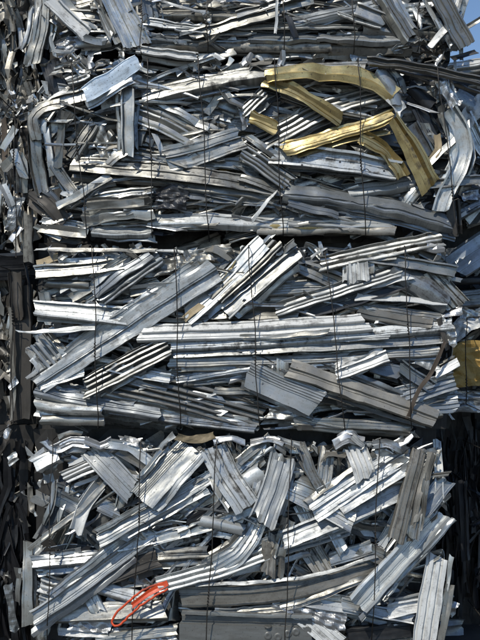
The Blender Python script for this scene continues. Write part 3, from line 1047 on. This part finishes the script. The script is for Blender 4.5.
def on_surface(piece, me, name, spots):
    bm_v = [v.co.copy() for v in piece.data.vertices]
    tree = BVHTree.FromPolygons(bm_v, [tuple(p.vertices) for p in piece.data.polygons])
    org = piece.parent.location + piece.location
    for x, y in spots:
        c = Vector((0, -D, ZC))
        d = (at(x, y, 0) - c).normalized()
        hit, nrm, _, _ = tree.ray_cast(c - org, d)
        if hit is None: continue
        if nrm.dot(d) > 0: nrm = -nrm
        o = bpy.data.objects.new(name, me); col.objects.link(o)
        o.parent = piece
        o.location = hit
        o.rotation_euler = nrm.to_track_quat('Z', 'Y').to_euler()
def child_labelled(b, txt):
    return next(o for o in col.objects if o.parent is b and txt in o.get('label', ''))
on_surface(child_labelled(B2, 'punched with small holes'), disc_mesh('punched_hole_shade', .0042, .0008, 'k'), 'punched_hole_shade', [(291, 156), (304, 157.5), (302, 165), (340, 162), (384, 171)])
on_surface(child_labelled(B4, 'round dimples'), disc_mesh('dimple', .0155, .0032, 'n', True), 'dimple', [(268, 626), (277, 624), (289, 624), (268, 636), (278, 637), (296, 632), (288, 634)])

# ---------------------------------------------------------------- the loose filling behind the traced pieces
MAIN = ((B1, (44, -136, 460, 52), 0, 24), (B2, (38, 58, 452, 234), 0, 24), (B3, (33, 248, 452, 428), 0, 20), (B4, (32, 444, 440, 668), 20, 60))
for i, (b, r, ang, sp) in enumerate(MAIN):
    fill(b, 'long', 110 if i else 70, r, (-16, 8), ang, sp, 40 + i)
    fill(b, 'short', 70, r, (-6, 14), ang, sp + 40, 50 + i, 40)
    x0, y0, x1, y1 = r
    fill(b, 'sliver', 150, r, (0, 20), ang, sp * .8, 140 + i, 40)
    fill(b, 'bits', 34, r, (-4, 18), ang, sp + 20, 150 + i, 60)
    fill(b, 'bits', 36, (x0, y0 - 3, x1, y0 + 12) if i else (x0, 34, x1, 56), (0, 24), 0, 40, 160 + i, 60)
    fill(b, 'shard', 16, (x0, y0 - 3 if i else 0, x1, y0 + 10 if i else 54), (0, 22), 0, 90, 60 + i, 60)
    fill(b, 'shard', 12, (x1 - 18, y0, x1 + 5, y1), (-4, 16), 90, 60, 70 + i, 60)
    fill(b, 'shard', 10, (x0 - 2, y0, x0 + 18, y1), (-4, 16), 90, 60, 80 + i, 60)
    a, c = at(x0, y1), at(x1, y0)
    fill_side(b, 'long', 30, c.x + .01, (.02, 1.0), (a.z, c.z), 90 + i, 1)
    fill_side(b, 'long', 30, a.x - .01, (.02, 1.0), (a.z, c.z), 95 + i, -1)

# ---------------------------------------------------------------- baling wires
for b, ws in ((B1, [((141, -30), (141, 52)), ((206, -30), (208, 52)), ((284, -30), (284, 52)), ((353, -30), (354, 52)), ((420, -30), (418, 50))]),
              (B2, [((70, 60), (87, 238)), ((147, 58), (153, 239)), ((199, 58), (209, 239)), ((275, 58), (283, 239)), ((358, 58), (365, 238)), ((437, 62), (458, 234))]),
              (B3, [((93, 246), (98, 428)), ((175, 246), (180, 429)), ((249, 245), (260, 429)), ((325, 245), (345, 429)), ((405, 246), (412, 428))]),
              (B4, [((52, 440), (47, 648)), ((142, 440), (132, 648)), ((217, 440), (206, 648)), ((291, 440), (285, 648)), ((379, 440), (372, 648))])):
    for p0, p1 in ws:
        wire(b, p0, p1)

# ---------------------------------------------------------------- orange loop caught in the lowest bale
def orange_loop():
    top = [(166, 582), (152, 586), (140, 592), (128, 602), (118, 611), (113, 618), (112, 623), (115, 626), (121, 624), (130, 615), (140, 606), (152, 598), (168, 589)]
    pts = [at(x, y, 36 + (4 if i > 6 else 0) - abs(i - 6) * .3) for i, (x, y) in enumerate(top)]
    pts = catmull(pts, 40)
    rk = random.Random(4)
    pts = [p + Vector((rk.uniform(-1, 1), rk.uniform(-1, 1), rk.uniform(-1, 1))) * .0016 for p in pts]
    root = empty('orange_loop', at(140, 604, 36), 'bright orange narrow loop hanging at the lower left of the lowest bale', 'strap')
    me, mid = tube_mesh('strap', pts, .0044, 'o', 8, False, .6)
    link('strap', me, root, mid)
    me, mid = piece_mesh('tail', 'vee', 'o', [at(132, 605, 37), at(148, 593, 37), at(168, 583, 35)], .020, 10, 1.2, 10, 5)
    link('tail', me, root, mid)
orange_loop()

# ---------------------------------------------------------------- left stack, set back a little
def column(rect, dfront, label, group, key, bits, seed, core_mat='q', n=90, nb=70, ang=90, sp=28):
    b = bale(rect, dfront, label, group, core_mat, seed)
    x0, y0, x1, y1 = rect
    if y1 > 640: y1 = floor_px(dfront) - 2
    r = (x0 + 2, y0 + 3, x1 - 2, y1 - 3)
    fill(b, key, n, r, (dfront - 14, dfront + 10), ang, sp, seed, 35)
    fill(b, bits, nb, r, (dfront - 2, dfront + 16), ang, 60, seed + 1, 60)
    return b
DL = -24
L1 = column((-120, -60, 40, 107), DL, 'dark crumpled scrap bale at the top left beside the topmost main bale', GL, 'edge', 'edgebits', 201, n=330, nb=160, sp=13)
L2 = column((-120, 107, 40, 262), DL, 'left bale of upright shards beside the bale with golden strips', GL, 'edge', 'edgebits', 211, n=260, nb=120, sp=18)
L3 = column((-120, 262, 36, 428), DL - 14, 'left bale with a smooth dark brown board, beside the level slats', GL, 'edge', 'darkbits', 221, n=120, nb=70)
L4 = column((-120, 428, 32, 650), DL - 4, 'left bale at the bottom, coloured nearly black for shade, beside the lowest main bale', GL, 'streak', 'edgebits', 231, n=330, nb=60, sp=16)  # black strips put the shade of this bale into its colour
fill(L1, 'edgebits', 70, (-30, 88, 42, 122), (DL - 4, DL + 14), 90, 60, 205, 60)
fill(L1, 'edge', 50, (-30, 70, 42, 132), (DL - 8, DL + 8), 90, 18, 206, 40)
fill(L2, 'edge', 60, (-30, 105, 40, 200), (DL - 6, DL + 12), 90, 18, 216, 40)
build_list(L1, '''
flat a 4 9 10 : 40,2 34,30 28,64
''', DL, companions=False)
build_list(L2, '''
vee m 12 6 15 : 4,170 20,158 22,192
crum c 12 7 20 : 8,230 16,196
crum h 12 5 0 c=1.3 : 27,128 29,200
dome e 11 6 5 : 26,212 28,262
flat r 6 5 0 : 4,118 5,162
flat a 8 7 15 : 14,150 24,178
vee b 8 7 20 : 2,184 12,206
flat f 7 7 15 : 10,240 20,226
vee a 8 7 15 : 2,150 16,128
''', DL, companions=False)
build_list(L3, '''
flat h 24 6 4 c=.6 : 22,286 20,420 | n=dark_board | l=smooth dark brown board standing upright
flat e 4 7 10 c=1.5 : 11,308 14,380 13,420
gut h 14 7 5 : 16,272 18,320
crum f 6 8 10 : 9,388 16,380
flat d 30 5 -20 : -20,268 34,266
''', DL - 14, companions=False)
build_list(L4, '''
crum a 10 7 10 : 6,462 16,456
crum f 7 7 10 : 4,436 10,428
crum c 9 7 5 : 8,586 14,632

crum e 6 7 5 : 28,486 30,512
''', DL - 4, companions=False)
for b, p0, p1 in ((L2, (14, 112), (16, 258)), (L3, (11, 270), (13, 424))):
    wire(b, p0, p1, dmin=DL + 20, back=60)

# ---------------------------------------------------------------- right stack, further back
DR = -72
R1 = column((446, 61, 640, 236), DR, 'upper right bale with white crinkled scraps and grey panels against the sky', GR, 'long', 'short', 301, n=60, nb=40, ang=20, sp=60)
R2 = column((446, 236, 640, 412), DR, 'right bale holding a mustard yellow sheet', GR, 'long', 'short', 311, n=50, nb=40, ang=0, sp=50)
R3 = column((438, 412, 640, 664), DR - 36, 'lower right bale coloured black to stand in for its shade', GR, 'streak', 'streak', 321, core_mat='k', n=330, nb=60, sp=8)  # shade painted in with black strips and a black core
build_list(R1, '''
hat m 11 6 20 : 452,72 520,60
hat a 9 7 20 : 446,66 500,58
crum w 18 8 10 : 462,126 472,112 486,100
ch a 14 8 10 : 464,112 476,140 492,164
dome c 24 6 10 : 452,96 480,112
flat d 20 6 0 : 460,190 486,200
crum f 10 8 20 : 462,196 480,192
hat c 10 7 20 : 460,214 490,198
flat w 4 8 20 : 452,222 466,212
''', DR, companions=False)
build_list(R2, '''
flat c 34 8 18 c=.6 : 452,268 500,236 | l=smooth blue grey panel above the yellow sheet
tube d 8 7 0 : 450,281 500,279
hat m 22 7 15 : 450,300 500,294
crum w 18 8 15 : 452,336 468,322 490,312
crum a 12 8 15 : 462,312 494,320
crum y 50 9 8 c=.9 r=2.5 t0=.75 : 453,368 476,363 508,366 | n=yellow_sheet | l=crumpled mustard yellow sheet
crum c 24 8 0 : 442,404 476,402 500,404
crum a 8 9 20 : 446,392 470,396
''', DR, companions=False)
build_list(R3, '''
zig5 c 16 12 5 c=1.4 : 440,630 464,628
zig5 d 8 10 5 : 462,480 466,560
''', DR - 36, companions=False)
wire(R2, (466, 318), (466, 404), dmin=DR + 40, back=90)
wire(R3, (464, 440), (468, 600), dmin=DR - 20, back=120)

bpy.context.view_layer.update()
